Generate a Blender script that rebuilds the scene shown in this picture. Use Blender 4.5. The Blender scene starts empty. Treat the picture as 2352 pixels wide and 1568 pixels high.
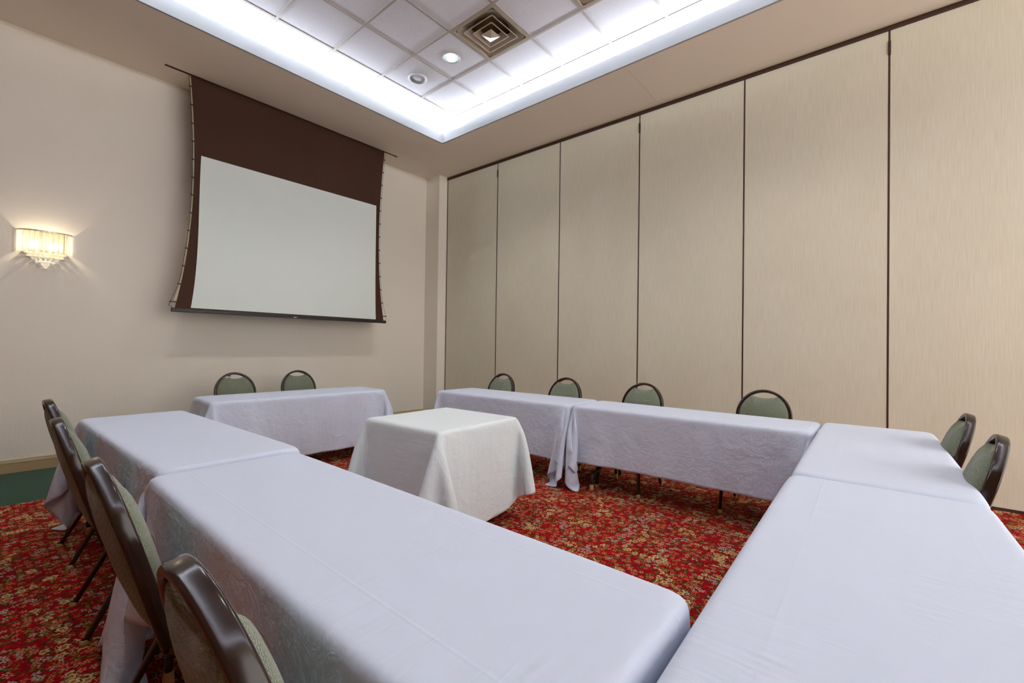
import bpy, bmesh, math, random
import numpy as np
from mathutils import Vector, Matrix
random.seed(7); rng = np.random.RandomState(5)
S = bpy.context.scene
COL = S.collection
PI = math.pi

# ------------------------------------------------------------------ materials
def new_mat(name):
    m = bpy.data.materials.new(name); m.use_nodes = True
    nt = m.node_tree
    b = nt.nodes['Principled BSDF']
    return m, nt, b
def N(nt, t, **kw):
    n = nt.nodes.new(t)
    for k, v in kw.items():
        if k.startswith('i_'):
            key = k[2:]
            n.inputs[int(key) if key.isdigit() else key].default_value = v
        else: setattr(n, k, v)
    return n
def L(nt, a, b): nt.links.new(a, b)
def mth(nt, op, a, b=None, c=None, clamp=False):
    n = nt.nodes.new('ShaderNodeMath'); n.operation = op; n.use_clamp = clamp
    for i, v in enumerate((a, b, c)):
        if v is None: continue
        if isinstance(v, (int, float)): n.inputs[i].default_value = v
        else: L(nt, v, n.inputs[i])
    return n.outputs[0]
def mix(nt, f, a, b):
    n = nt.nodes.new('ShaderNodeMix'); n.data_type = 'RGBA'
    for key, v in ((0, f), (6, a), (7, b)):
        if isinstance(v, (int, float)): n.inputs[key].default_value = v
        elif isinstance(v, tuple): n.inputs[key].default_value = v if len(v) == 4 else v + (1,)
        else: L(nt, v, n.inputs[key])
    return n.outputs[2]
def lin(r, g, b):
    f = lambda c: ((c/255+.055)/1.055)**2.4 if c/255 > .04045 else c/255/12.92
    return (f(r), f(g), f(b), 1)
def coords(nt, scale=(1, 1, 1), which='Object', rot=(0, 0, 0)):
    tc = N(nt, 'ShaderNodeTexCoord'); mp = N(nt, 'ShaderNodeMapping')
    mp.inputs['Scale'].default_value = scale; mp.inputs['Rotation'].default_value = rot
    L(nt, tc.outputs[which], mp.inputs[0]); return mp.outputs[0]
def add_bump(nt, b, h, strength, dist):
    n = N(nt, 'ShaderNodeBump', i_Strength=strength, i_Distance=dist)
    L(nt, h, n.inputs['Height']); L(nt, n.outputs[0], b.inputs['Normal']); return n
def simple(name, col, rough=.5, metal=0, noise=None, nscale=(30, 30, 30), nstr=.2, ndist=.002, var=0, coat=0, sheen=0):
    m, nt, b = new_mat(name)
    b.inputs['Base Color'].default_value = col
    b.inputs['Roughness'].default_value = rough; b.inputs['Metallic'].default_value = metal
    if coat: b.inputs['Coat Weight'].default_value = coat; b.inputs['Coat Roughness'].default_value = .12
    if sheen: b.inputs['Sheen Weight'].default_value = sheen
    c = coords(nt, nscale)
    t = N(nt, 'ShaderNodeTexNoise', i_Scale=1.0, i_Detail=3.0); L(nt, c, t.inputs['Vector'])
    if noise: add_bump(nt, b, t.outputs[0], nstr, ndist)
    if var:
        dk = tuple(x*(1-var) for x in col[:3])+(1,); lt = tuple(min(1, x*(1+var)) for x in col[:3])+(1,)
        L(nt, mix(nt, t.outputs[0], dk, lt), b.inputs['Base Color'])
    return m

M = {}
M['wall'] = simple('painted_orange_peel', lin(238, 231, 218), .75, noise=1, nscale=(55, 55, 55), nstr=.35, ndist=.004)
M['soffit'] = simple('soffit_paint', lin(230, 219, 204), .8, noise=1, nscale=(20, 20, 20), nstr=.1, ndist=.002)
M['fascia'] = simple('fascia_paint', lin(158, 160, 160), .7)
M['recess'] = simple('recess_paint', lin(200, 200, 200), .7)
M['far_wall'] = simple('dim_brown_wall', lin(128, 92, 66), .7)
M['header'] = simple('header_paint', lin(190, 178, 150), .7)
M['dark_seal'] = simple('dark_brown_seal', lin(62, 34, 24), .5)
M['green_carpet'] = simple('green_carpet', lin(8, 62, 34), .95, noise=1, nscale=(250, 250, 250), nstr=.6, ndist=.004, var=.35, sheen=.2)
M['base'] = simple('base_moulding', lin(178, 152, 112), .55)
M['base_cap'] = simple('base_cap_paint', lin(205, 190, 155), .5)
M['bar'] = simple('tee_bar_paint', lin(160, 150, 142), .5)
M['diffuser'] = simple('diffuser_enamel', lin(160, 146, 128), .28, coat=.3)
M['duct'] = simple('duct_dark', lin(112, 82, 46), .6)
M['speaker'] = simple('speaker_grille', lin(190, 194, 200), .6, noise=1, nscale=(300, 300, 300), nstr=.5)
M['speaker_rim'] = simple('speaker_rim', lin(165, 165, 172), .6)
M['chrome'] = simple('chrome_reflector', lin(235, 242, 245), .3, metal=.8)
M['table_top'] = simple('table_laminate', lin(150, 120, 85), .4, var=.2)
M['leg_metal'] = simple('table_leg_enamel', lin(40, 26, 20), .35)
M['tan'] = simple('tan_foot_cap', lin(190, 150, 92), .5)
M['chair_metal'] = simple('chair_frame_bronze', lin(38, 23, 16), .19)
M['chair_leg'] = simple('chair_leg_bronze', lin(46, 32, 26), .3, coat=.3)
M['black'] = simple('black_plastic', lin(30, 22, 18), .5)
M['cord'] = simple('cord_pale', lin(178, 168, 130), .6)
M['white_plate'] = simple('white_plate', lin(228, 218, 212), .5)
M['brass'] = simple('sconce_brass', lin(225, 208, 168), .3, metal=.7)

def emis(name, col, s):
    m, nt, b = new_mat(name); b.inputs['Base Color'].default_value = col
    b.inputs['Emission Color'].default_value = col; b.inputs['Emission Strength'].default_value = s; return m
M['bulb'] = emis('bulb_glow', (1, .90, .72, 1), 9)
M['lamp'] = emis('lamp_glow', (.95, .98, 1, 1), 9)
m, nt, b = new_mat('crystal'); M['crystal'] = m
b.inputs['Base Color'].default_value = (.98, .97, .93, 1); b.inputs['Roughness'].default_value = .03
b.inputs['Transmission Weight'].default_value = 1; b.inputs['IOR'].default_value = 1.49
b.inputs['Emission Color'].default_value = (1, .93, .8, 1); b.inputs['Emission Strength'].default_value = .10  # faint emission puts the glow of lit glass into the material
tr = N(nt, 'ShaderNodeBsdfTransparent'); ms = N(nt, 'ShaderNodeMixShader', i_0=.42)
L(nt, tr.outputs[0], ms.inputs[1]); L(nt, b.outputs[0], ms.inputs[2]); ms.inputs[0].default_value = .55
L(nt, ms.outputs[0], nt.nodes['Material Output'].inputs[0])
M['bead'] = m.copy(); M['bead'].node_tree.nodes['Principled BSDF'].inputs['Emission Strength'].default_value = .16  # stronger emission brightens the beads, which are no lamps
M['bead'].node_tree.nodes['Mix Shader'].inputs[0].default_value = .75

# ceiling tile: fissured white
m, nt, b = new_mat('ceiling_tile'); M['tile'] = m
b.inputs['Roughness'].default_value = .9
c = coords(nt, (1, 1, 1))
v = N(nt, 'ShaderNodeTexVoronoi', i_Scale=95.0); L(nt, c, v.inputs['Vector'])
n2 = N(nt, 'ShaderNodeTexNoise', i_Scale=120.0, i_Detail=2.0); L(nt, c, n2.inputs['Vector'])
hole = mth(nt, 'MULTIPLY', mth(nt, 'LESS_THAN', v.outputs['Distance'], .27), mth(nt, 'GREATER_THAN', n2.outputs[0], .53))
L(nt, mix(nt, mth(nt, 'MULTIPLY', hole, .5), lin(214, 213, 220), lin(110, 100, 105)), b.inputs['Base Color'])
# partition vinyl: vertical streaked weave
m, nt, b = new_mat('partition_vinyl'); M['vinyl'] = m
b.inputs['Roughness'].default_value = .6
c = coords(nt, (150, 150, 5)); t1 = N(nt, 'ShaderNodeTexNoise', i_Scale=1.0, i_Detail=4.0); L(nt, c, t1.inputs['Vector'])
c2 = coords(nt, (2.2, 2.2, 1.2)); t2 = N(nt, 'ShaderNodeTexNoise', i_Scale=1.0, i_Detail=2.0); L(nt, c2, t2.inputs['Vector'])
f = mth(nt, 'ADD', mth(nt, 'MULTIPLY', t1.outputs[0], .75), mth(nt, 'MULTIPLY', t2.outputs[0], .25))
r = N(nt, 'ShaderNodeValToRGB'); r.color_ramp.elements[0].position = .33; r.color_ramp.elements[1].position = .68
r.color_ramp.elements[0].color = lin(211, 204, 181); r.color_ramp.elements[1].color = lin(224, 218, 197)
L(nt, f, r.inputs[0]); L(nt, r.outputs[0], b.inputs['Base Color']); add_bump(nt, b, t1.outputs[0], .12, .002)
# chair fabric
def fabric(name, a_, b_, dots=True):
    m, nt, b = new_mat(name); b.inputs['Roughness'].default_value = .9; b.inputs['Sheen Weight'].default_value = .25
    c = coords(nt, (1, 1, 1)); v = N(nt, 'ShaderNodeTexVoronoi', i_Scale=210.0, i_Randomness=.35); L(nt, c, v.inputs['Vector'])
    L(nt, mix(nt, mth(nt, 'MULTIPLY', v.outputs['Distance'], 1.5, clamp=True), a_, b_), b.inputs['Base Color'])
    add_bump(nt, b, mth(nt, 'SUBTRACT', 1.0, v.outputs['Distance']), .7, .002); return m
M['sage'] = fabric('sage_knit_upholstery', lin(150, 158, 137), lin(92, 96, 78))
# table linen with ironed fold lines + wrinkles (UV = flat cloth in metres)
def linen(name, base, wrinkle=.25, foldx=.76, foldy=.38, seedv=0.0, band=0.0):
    m, nt, b = new_mat(name); b.inputs['Roughness'].default_value = .72; b.inputs['Sheen Weight'].default_value = .15
    b.inputs['Base Color'].default_value = base
    tc = N(nt, 'ShaderNodeTexCoord'); sp = N(nt, 'ShaderNodeSeparateXYZ'); L(nt, tc.outputs['UV'], sp.inputs[0])
    def line(o, per, w):
        p = mth(nt, 'PINGPONG', mth(nt, 'ADD', o, per*.5+.013), per/2)   # distance to nearest multiple
        d = mth(nt, 'DIVIDE', p, w); return mth(nt, 'POWER', 2.718, mth(nt, 'MULTIPLY', mth(nt, 'MULTIPLY', d, d), -1.0))
    fl = mth(nt, 'ADD', line(sp.outputs[0], foldx, .004), line(sp.outputs[1], foldy, .004))
    mp = N(nt, 'ShaderNodeMapping'); mp.inputs['Location'].default_value = (seedv, seedv*.7, 0); L(nt, tc.outputs['UV'], mp.inputs[0])
    def noise(sc, vec, det=3.0, dis=0.0):
        s = N(nt, 'ShaderNodeMapping'); s.inputs['Scale'].default_value = vec; L(nt, mp.outputs[0], s.inputs[0])
        t = N(nt, 'ShaderNodeTexNoise', i_Scale=sc, i_Detail=det, i_Distortion=dis); L(nt, s.outputs[0], t.inputs['Vector']); return t.outputs[0]
    n1 = noise(1.0, (3.5, 3.0, 1), 4.0, 1.2); n2 = noise(1.0, (26, 3.2, 1), 3.0, .6); n3 = noise(1.0, (9, 14, 1), 4.0, 1.5)
    mask = noise(1.0, (1.3, 1.1, 1), 1.0)
    mk = N(nt, 'ShaderNodeMapRange', i_1=.48, i_2=.66); L(nt, mask, mk.inputs[0])
    c_ = lambda v: mth(nt, 'SUBTRACT', v, .5)
    sd_ = N(nt, 'ShaderNodeMapRange', i_1=.27, i_2=.36); L(nt, mth(nt, 'ABSOLUTE', sp.outputs[1]), sd_.inputs[0])
    sd_.interpolation_type = 'SMOOTHSTEP'
    ridge = mth(nt, 'ABSOLUTE', c_(noise(1.0, (3.0, 4.0, 1), 1.5, .7)))
    h = mth(nt, 'MULTIPLY', c_(n1), mth(nt, 'MULTIPLY_ADD', sd_.outputs[0], 1.4, .4))
    h = mth(nt, 'ADD', h, mth(nt, 'MULTIPLY', mth(nt, 'MULTIPLY', c_(n2), mk.outputs[0]), .55+band*2))
    h = mth(nt, 'ADD', h, mth(nt, 'MULTIPLY', mth(nt, 'MULTIPLY', c_(n3), sd_.outputs[0]), .5))
    h = mth(nt, 'ADD', h, mth(nt, 'MULTIPLY', mth(nt, 'MULTIPLY', ridge, sd_.outputs[0]), .5))
    h = mth(nt, 'ADD', h, mth(nt, 'MULTIPLY', fl, .045))
    add_bump(nt, b, h, wrinkle, .03); return m
M['linen'] = linen('lavender_white_linen', lin(207, 217, 236), .30)
M['linen_creased'] = linen('creased_linen', lin(207, 217, 236), .30, seedv=3.1, band=.25)
M['linen_round'] = linen('cotton_linen', lin(226, 236, 240), .28, foldx=5, foldy=5, seedv=9.3)
# projection fabrics
M['screen_white'] = simple('matt_white_screen', lin(222, 230, 224), .8, noise=1, nscale=(2, 1, 3), nstr=.15, ndist=.02)
m, nt, b = new_mat('screen_black_masking'); M['screen_black'] = m
b.inputs['Roughness'].default_value = .85
c = coords(nt, (1, 1, 1)); t = N(nt, 'ShaderNodeTexNoise', i_Scale=260.0, i_Detail=2.0); L(nt, c, t.inputs['Vector'])
L(nt, mix(nt, t.outputs[0], lin(44, 25, 17), lin(84, 58, 44)), b.inputs['Base Color'])
c = coords(nt, (9, 1, 3)); t = N(nt, 'ShaderNodeTexNoise', i_Scale=1.0, i_Detail=3.0, i_Distortion=2.0); L(nt, c, t.inputs['Vector'])
add_bump(nt, b, t.outputs[0], .13, .03)

# floral carpet
m, nt, b = new_mat('floral_carpet'); M['carpet'] = m
b.inputs['Roughness'].default_value = .95; b.inputs['Sheen Weight'].default_value = 0
tc = N(nt, 'ShaderNodeTexCoord')
wn = N(nt, 'ShaderNodeTexNoise', i_Scale=30.0, i_Detail=2.0); L(nt, tc.outputs['Object'], wn.inputs['Vector'])
vs = N(nt, 'ShaderNodeVectorMath', operation='SUBTRACT'); L(nt, wn.outputs['Color'], vs.inputs[0]); vs.inputs[1].default_value = (.5, .5, .5)
vm = N(nt, 'ShaderNodeVectorMath', operation='SCALE'); L(nt, vs.outputs[0], vm.inputs[0]); vm.inputs['Scale'].default_value = .012
va = N(nt, 'ShaderNodeVectorMath', operation='ADD'); L(nt, tc.outputs['Object'], va.inputs[0]); L(nt, vm.outputs[0], va.inputs[1])
P0 = va.outputs[0]
def layer(scale, off, R, petals, amp, prob, aspect=1.0, dens=None):
    mp = N(nt, 'ShaderNodeMapping'); mp.inputs['Location'].default_value = off; L(nt, P0, mp.inputs[0])
    v = N(nt, 'ShaderNodeTexVoronoi', voronoi_dimensions='2D', i_Scale=scale, i_Randomness=.85); L(nt, mp.outputs[0], v.inputs['Vector'])
    d = N(nt, 'ShaderNodeVectorMath', operation='SUBTRACT'); L(nt, mp.outputs[0], d.inputs[0]); L(nt, v.outputs['Position'], d.inputs[1])
    sc = N(nt, 'ShaderNodeSeparateColor'); L(nt, v.outputs['Color'], sc.inputs[0])
    s = N(nt, 'ShaderNodeSeparateXYZ'); L(nt, d.outputs[0], s.inputs[0])
    ang = mth(nt, 'MULTIPLY', sc.outputs[1], 6.283)
    ca, sa = mth(nt, 'COSINE', ang), mth(nt, 'SINE', ang)
    x = mth(nt, 'SUBTRACT', mth(nt, 'MULTIPLY', s.outputs[0], ca), mth(nt, 'MULTIPLY', s.outputs[1], sa))
    y = mth(nt, 'ADD', mth(nt, 'MULTIPLY', s.outputs[0], sa), mth(nt, 'MULTIPLY', s.outputs[1], ca))
    y = mth(nt, 'MULTIPLY', y, aspect)
    rr = mth(nt, 'SQRT', mth(nt, 'ADD', mth(nt, 'MULTIPLY', x, x), mth(nt, 'MULTIPLY', y, y)))
    th = mth(nt, 'ARCTAN2', y, x)
    pr = mth(nt, 'MULTIPLY_ADD', mth(nt, 'COSINE', mth(nt, 'MULTIPLY', th, float(petals))), amp*R, R*(1-amp))
    q = mth(nt, 'DIVIDE', rr, pr)                 # <1 inside flower
    on = mth(nt, 'LESS_THAN', sc.outputs[0], prob)
    if dens is not None: on = mth(nt, 'MULTIPLY', on, dens)
    def m_(lim): return mth(nt, 'MULTIPLY', mth(nt, 'LESS_THAN', q, lim), on)
    return m_, sc.outputs[2]
def density(scale, off, lo):
    mp = N(nt, 'ShaderNodeMapping'); mp.inputs['Location'].default_value = off; L(nt, tc.outputs['Object'], mp.inputs[0])
    t = N(nt, 'ShaderNodeTexNoise', i_Scale=scale, i_Detail=1.0); L(nt, mp.outputs[0], t.inputs['Vector'])
    return mth(nt, 'GREATER_THAN', t.outputs[0], lo)
bn = N(nt, 'ShaderNodeTexNoise', i_Scale=60.0, i_Detail=3.0); L(nt, tc.outputs['Object'], bn.inputs['Vector'])
col = mix(nt, bn.outputs[0], lin(104, 0, 16), lin(168, 2, 24))
# fine dark stems and scrolls
sn = N(nt, 'ShaderNodeTexNoise', i_Scale=16.0, i_Detail=3.0, i_Distortion=1.5); L(nt, P0, sn.inputs['Vector'])
st = mth(nt, 'LESS_THAN', mth(nt, 'ABSOLUTE', mth(nt, 'SUBTRACT', sn.outputs[0], .5)), .018)
col = mix(nt, st, col, lin(76, 44, 18))
sn2 = N(nt, 'ShaderNodeTexNoise', i_Scale=22.0, i_Detail=2.0, i_Distortion=2.5); L(nt, va.outputs[0], sn2.inputs['Vector'])
st2 = mth(nt, 'LESS_THAN', mth(nt, 'ABSOLUTE', mth(nt, 'SUBTRACT', sn2.outputs[0], .43)), .012)
col = mix(nt, st2, col, lin(214, 60, 40))
f_, rnd = layer(17, (3.1, 1.7, 0), .034, 2, .25, .72, 1.9)          # dark leaves
col = mix(nt, f_(1), col, lin(58, 38, 16)); col = mix(nt, f_(.62), col, lin(104, 92, 40))
f_, rnd = layer(19, (7.7, 4.2, 0), .025, 4, .4, .6, 1.6)           # olive sprays
col = mix(nt, f_(1), col, lin(150, 112, 52)); col = mix(nt, f_(.55), col, lin(96, 60, 22))
f_, rnd = layer(27, (1.3, 9.2, 0), .016, 5, .35, .5)                  # small orange/pink florets
col = mix(nt, f_(1), col, mix(nt, rnd, lin(214, 96, 60), lin(196, 140, 110))); col = mix(nt, f_(.4), col, lin(90, 30, 16))
f_, rnd = layer(27, (5.3, 2.2, 0), .018, 5, .28, .75, 1.2, density(7, (4, 0, 0), .57))   # grey-lilac clusters
col = mix(nt, f_(1.15), col, lin(50, 26, 18)); col = mix(nt, f_(1), col, lin(186, 162, 148)); col = mix(nt, f_(.4), col, lin(70, 60, 46))
f_, rnd = layer(21, (0.4, 6.6, 0), .023, 5, .17, .8, 1.0, density(6.5, (0, 7, 0), .585))  # cream blossoms
col = mix(nt, f_(1.22), col, lin(62, 34, 12)); col = mix(nt, f_(1), col, mix(nt, rnd, lin(208, 180, 128), lin(184, 148, 96)))
col = mix(nt, f_(.42), col, lin(120, 76, 26)); col = mix(nt, f_(.2), col, lin(210, 90, 40))
L(nt, col, b.inputs['Base Color'])
pn = N(nt, 'ShaderNodeTexNoise', i_Scale=420.0, i_Detail=1.0); L(nt, tc.outputs['Object'], pn.inputs['Vector'])
add_bump(nt, b, pn.outputs[0], .5, .004)

# ------------------------------------------------------------------ mesh helpers
def mesh_obj(name, verts, faces, mat, parent=None, smooth=False, loc=None, uv=None):
    me = bpy.data.meshes.new(name)
    me.from_pydata([tuple(v) for v in verts], [], [tuple(f) for f in faces]); me.validate(); me.update()
    if smooth:
        for p in me.polygons: p.use_smooth = True
    me.materials.append(M[mat] if isinstance(mat, str) else mat)
    o = bpy.data.objects.new(name, me); COL.objects.link(o)
    if parent: o.parent = parent
    if loc: o.location = loc
    return o
def bm_obj(name, bm, mat, parent=None, smooth=False):
    me = bpy.data.meshes.new(name); bmesh.ops.recalc_face_normals(bm, faces=bm.faces); bm.to_mesh(me); bm.free()
    if smooth:
        for p in me.polygons: p.use_smooth = True
    me.materials.append(M[mat] if isinstance(mat, str) else mat)
    o = bpy.data.objects.new(name, me); COL.objects.link(o)
    if parent: o.parent = parent
    return o
def bx(bm, x0, x1, y0, y1, z0, z1, bev=0, mat=None):
    r = bmesh.ops.create_cube(bm, size=1)
    vs = r['verts']
    for v in vs:
        v.co = Vector(((x0+x1)/2+v.co.x*(x1-x0), (y0+y1)/2+v.co.y*(y1-y0), (z0+z1)/2+v.co.z*(z1-z0)))
        if mat: v.co = mat @ v.co
    if bev:
        es = list({e for v in vs for e in v.link_edges})
        bmesh.ops.bevel(bm, geom=es, offset=bev, segments=2, affect='EDGES', profile=.5)
def box(name, a, mat, parent=None, bev=0):
    bm = bmesh.new(); bx(bm, *a, bev=bev); return bm_obj(name, bm, mat, parent)
def sweep(path, section, up=None, closed=False, caps=True):
    """section: list of (a,b); a along side normal, b along 'up' vector"""
    path = [Vector(p) for p in path]; n = len(path); vs = []; fs = []
    prev = None
    for i, p in enumerate(path):
        if closed: t = path[(i+1) % n]-path[i-1]
        else: t = path[min(i+1, n-1)]-path[max(i-1, 0)]
        t.normalize()
        if up is not None: b_ = Vector(up)-t*Vector(up).dot(t)
        else:
            ref = prev if prev is not None else (Vector((0, 1, 0)) if abs(t.y) < .9 else Vector((1, 0, 0)))
            b_ = ref-t*ref.dot(t)
        b_.normalize(); prev = b_; a_ = t.cross(b_)
        for (sa, sb) in section: vs.append(p+a_*sa+b_*sb)
    m = len(section)
    for i in range(n if closed else n-1):
        for j in range(m):
            k = (i+1) % n
            fs.append((i*m+j, i*m+(j+1) % m, k*m+(j+1) % m, k*m+j))
    if caps and not closed:
        fs.append(tuple(range(m))[::-1]); fs.append(tuple((n-1)*m+j for j in range(m)))
    return vs, fs
def circ(r, n=10, ry=None): return [(r*math.cos(2*PI*i/n), (ry or r)*math.sin(2*PI*i/n)) for i in range(n)]
def rrect(a, b, r, k=3):
    out = []
    for cx, cy, s in ((a-r, b-r, 0), (-a+r, b-r, 1), (-a+r, -b+r, 2), (a-r, -b+r, 3)):
        for i in range(k+1):
            t = (s+i/k)*PI/2; out.append((cx+r*math.cos(t), cy+r*math.sin(t)))
    return out
def fillet(pts, r, k=5):
    pts = [Vector(p) for p in pts]; out = [pts[0]]
    for i in range(1, len(pts)-1):
        a, b, c = pts[i-1], pts[i], pts[i+1]
        d1 = (a-b); d2 = (c-b); rr = min(r, d1.length*.49, d2.length*.49)
        p1 = b+d1.normalized()*rr; p2 = b+d2.normalized()*rr
        for j in range(k+1):
            t = j/k; out.append(p1*(1-t)**2+b*2*t*(1-t)+p2*t*t)
    out.append(pts[-1]); return out
def lathe(prof, n=32, cx=0, cy=0):
    vs = []; fs = []
    for (r, z) in prof:
        for i in range(n): vs.append((cx+r*math.cos(2*PI*i/n), cy+r*math.sin(2*PI*i/n), z))
    for a in range(len(prof)-1):
        for i in range(n): fs.append((a*n+i, a*n+(i+1) % n, (a+1)*n+(i+1) % n, (a+1)*n+i))
    return vs, fs
def thing(name, label, cat, loc=(0, 0, 0), rz=0, group=None):
    o = bpy.data.objects.new(name, None); COL.objects.link(o); o.location = loc; o.rotation_euler = (0, 0, rz)
    o.empty_display_size = .1
    tag(o, label, cat, group); return o
def tag(o, label, cat, group=None):
    o['label'] = label; o['category'] = cat
    if group: o['group'] = group
    return o
def struct(o): o['kind'] = 'structure'; return o
def copy_tree(o, parent=None):
    c = o.copy(); COL.objects.link(c)
    if parent: c.parent = parent
    for ch in [x for x in list(bpy.data.objects) if x.parent == o]: copy_tree(ch, c)
    return c

# ------------------------------------------------------------------ room shell
ZC = 4.32          # soffit height
ZT = 4.547         # tile grid height
XR, YB = 5.371, 6.45
XL, YF = -1.75, -3.6
CX0, CX1, CY0, CY1 = -.85, 4.395, -2.0, 5.105
box_ = lambda n, a, m, p=None, bev=0: struct(box(n, a, m, p, bev))
fl = mesh_obj('floor', [(XL, YF, 0), (XR+.3, YF, 0), (XR+.3, 5.2, 0), (XL, 5.2, 0)], [(0, 1, 2, 3)], 'carpet'); struct(fl)
fb = mesh_obj('floor_border', [(XL, 5.2, 0), (XR+.3, 5.2, 0), (XR+.3, YB+.1, 0), (XL, YB+.1, 0)], [(0, 1, 2, 3)], 'green_carpet'); struct(fb)
fb.name = 'floor_green_border'
box_('wall_back', (XL-.1, XR+.3, YB, YB+.12, 0, 4.8), 'wall')
box_('wall_left', (XL-.12, XL, YF, YB, 0, 4.8), 'far_wall')  # unseen, closed and browned to dim light on the left cloth sides
box_('wall_light_block', (XL, .15, YF-.1, YF, 0, 4.8), 'far_wall')  # added unseen wall piece, keeps rear light off the left cloth sides
box_('wall_corner', (5.187, XR+.3, 6.09, YB, 0, ZC), 'wall')
# soffit ring (ceiling) with the raised tray
bm = bmesh.new()
bx(bm, XL, CX0-.005, YF, YB, ZC, ZC+.03); bx(bm, CX1+.005, XR+.3, YF, YB, ZC, ZC+.03)
bx(bm, CX0-.005, CX1+.005, CY1+.005, YB, ZC, ZC+.03); bx(bm, CX0-.005, CX1+.005, YF, CY0-.005, ZC, ZC+.03)
ceil = struct(bm_obj('ceiling', bm, 'soffit'))
# fascia of the light cove
bm = bmesh.new(); w = .02; zl = 4.474
v=.004; bx(bm, CX0-w, CX1+w, CY1-v, CY1+w, ZC-.002, zl); bx(bm, CX0-w, CX1+w, CY0-w, CY0+v, ZC-.002, zl)
bx(bm, CX0-w, CX0+v, CY0+v, CY1-v, ZC-.002, zl); bx(bm, CX1-v, CX1+w, CY0+v, CY1-v, ZC-.002, zl)
fa = struct(bm_obj('trim_1', bm, 'fascia'))
# fine access line and track header
box('access_seam', (4.5, 5.3, 2.16, 2.163, ZC-.0008, ZC), 'header', ceil)
# recess walls + unseen roof added to stop light leaks
bm = bmesh.new(); e = .36
bx(bm, CX0-e-.05, CX1+e+.05, CY1+e, CY1+e+.05, ZC+.03, 4.8); bx(bm, CX0-e-.05, CX1+e+.05, CY0-e-.05, CY0-e, ZC+.03, 4.8)
bx(bm, CX0-e-.05, CX0-e, CY0-e, CY1+e, ZC+.03, 4.8); bx(bm, CX1+e, CX1+e+.05, CY0-e, CY1+e, ZC+.03, 4.8)
bx(bm, XL-.1, XR+.4, YF, YB+.1, 4.8, 4.85)
struct(bm_obj('trim_2', bm, 'recess'))
# tile field with tee bars
GX, GY, TS = 3.6783, 3.4838, .6096
def cell_range(a, b, g):
    return range(math.floor((a-g)/TS), math.ceil((b-g)/TS))
tx0, tx1, ty0, ty1 = CX0-e, CX1+e, CY0-e, CY1+e
vs, fs = [], []
vents = [(-1, -1), (-1, -3)]
lights_c = [(-1, 0), (-1, -5), (-5, 0), (-5, -5)]  # first cell is the visible light, the rest are added fill lamps
speak_c = [(-1, 1)]
ztile = ZT+.0028
def ring_cell(x0, x1, y0, y1, cx, cy, r, n=32):
    base = len(vs)
    for i in range(n):
        a = 2*PI*i/n; c, s = math.cos(a), math.sin(a)
        k = 1/max(abs(c), abs(s))
        hx, hy = (x1-x0)/2, (y1-y0)/2
        vs.append(((x0+x1)/2+hx*c*k, (y0+y1)/2+hy*s*k, ztile)); vs.append((cx+r*c, cy+r*s, ztile))
    for i in range(n):
        j = (i+1) % n
        fs.append((base+2*i, base+2*i+1, base+2*j+1, base+2*j))
for i in cell_range(tx0, tx1, GX):
    for j in cell_range(ty0, ty1, GY):
        x0, x1 = max(GX+i*TS, tx0), min(GX+(i+1)*TS, tx1); y0, y1 = max(GY+j*TS, ty0), min(GY+(j+1)*TS, ty1)
        if (i, j) in vents: continue
        if (i, j) in lights_c: ring_cell(x0, x1, y0, y1, (x0+x1)/2, (y0+y1)/2, .092); continue
        b0 = len(vs); vs += [(x0, y0, ztile), (x1, y0, ztile), (x1, y1, ztile), (x0, y1, ztile)]; fs.append((b0, b0+3, b0+2, b0+1))
tf = mesh_obj('tile_field', vs, fs, 'tile', ceil)
bm = bmesh.new(); hw = .0125
for i in cell_range(tx0, tx1, GX):
    x = GX+i*TS
    if x > tx0: bx(bm, x-hw, x+hw, ty0, ty1, ZT-.001, ZT+.012)
for j in cell_range(ty0, ty1, GY):
    y = GY+j*TS
    if y > ty0: bx(bm, tx0, tx1, y-hw, y+hw, ZT, ZT+.012)
bm_obj('tee_grid', bm, 'bar', ceil)
# baseboard on the screen wall, with capped moulding
prof = [(0, 0), (-.014, 0), (-.014, .094), (-.019, .096), (-.019, .112), (-.015, .1135), (-.015, .116), (-.018, .118), (-.018, .128), (-.012, .134), (0, .134)]
vs = [(XL, YB+p, z) for p, z in prof]+[(5.187, YB+p, z) for p, z in prof]
n = len(prof); fs = [(i, i+1, n+i+1, n+i) for i in range(n-1)]
bb = struct(mesh_obj('baseboard_back', vs, fs, 'base_cap'))
mesh_obj('base_strip', [(XL, YB-.0145, .001), (5.187, YB-.0145, .001), (5.187, YB-.0145, .094), (XL, YB-.0145, .094)], [(0, 1, 2, 3)], 'base', bb)
box_('baseboard_left', (XL, XL+.015, YF, YB-.02, 0, .13), 'base')
box_('trim_3', (5.175, 5.371, 6.078, 6.09, 0, .13), 'base')

# ------------------------------------------------------------------ folding partition along the right
part = thing('folding_partition', 'floor to ceiling folding partition of beige streaked vinyl panels along the right side', 'partition', (XR, 1.5, 0))
PW = 1.2192; Y0 = 6.075
def P(a):  # helper: box in world coords under the partition
    return (a[0]-XR, a[1]-XR, a[2]-1.5, a[3]-1.5, a[4], a[5])
for k in range(8):
    y1, y0 = Y0-k*PW-.006, Y0-(k+1)*PW+.006
    if k == 0: y1 = Y0-.012
    box('panel', P((XR, XR+.08, y0, y1, .022, 4.266)), 'vinyl', part, bev=.003)
for k in range(0, 9):
    y = Y0-k*PW
    sl = box('seam_seal', P((XR-.002, XR+.05, y-(.0065 if k else .012), y+(.0065 if k else 0.0), .022, 4.266)), 'dark_seal', part)
    if k in (1, 3, 5, 7):
        box('hinge', P((XR-.012, XR+.01, y-.011, y+.011, 4.04, 4.165)), 'dark_seal', sl, bev=.004)
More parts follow.
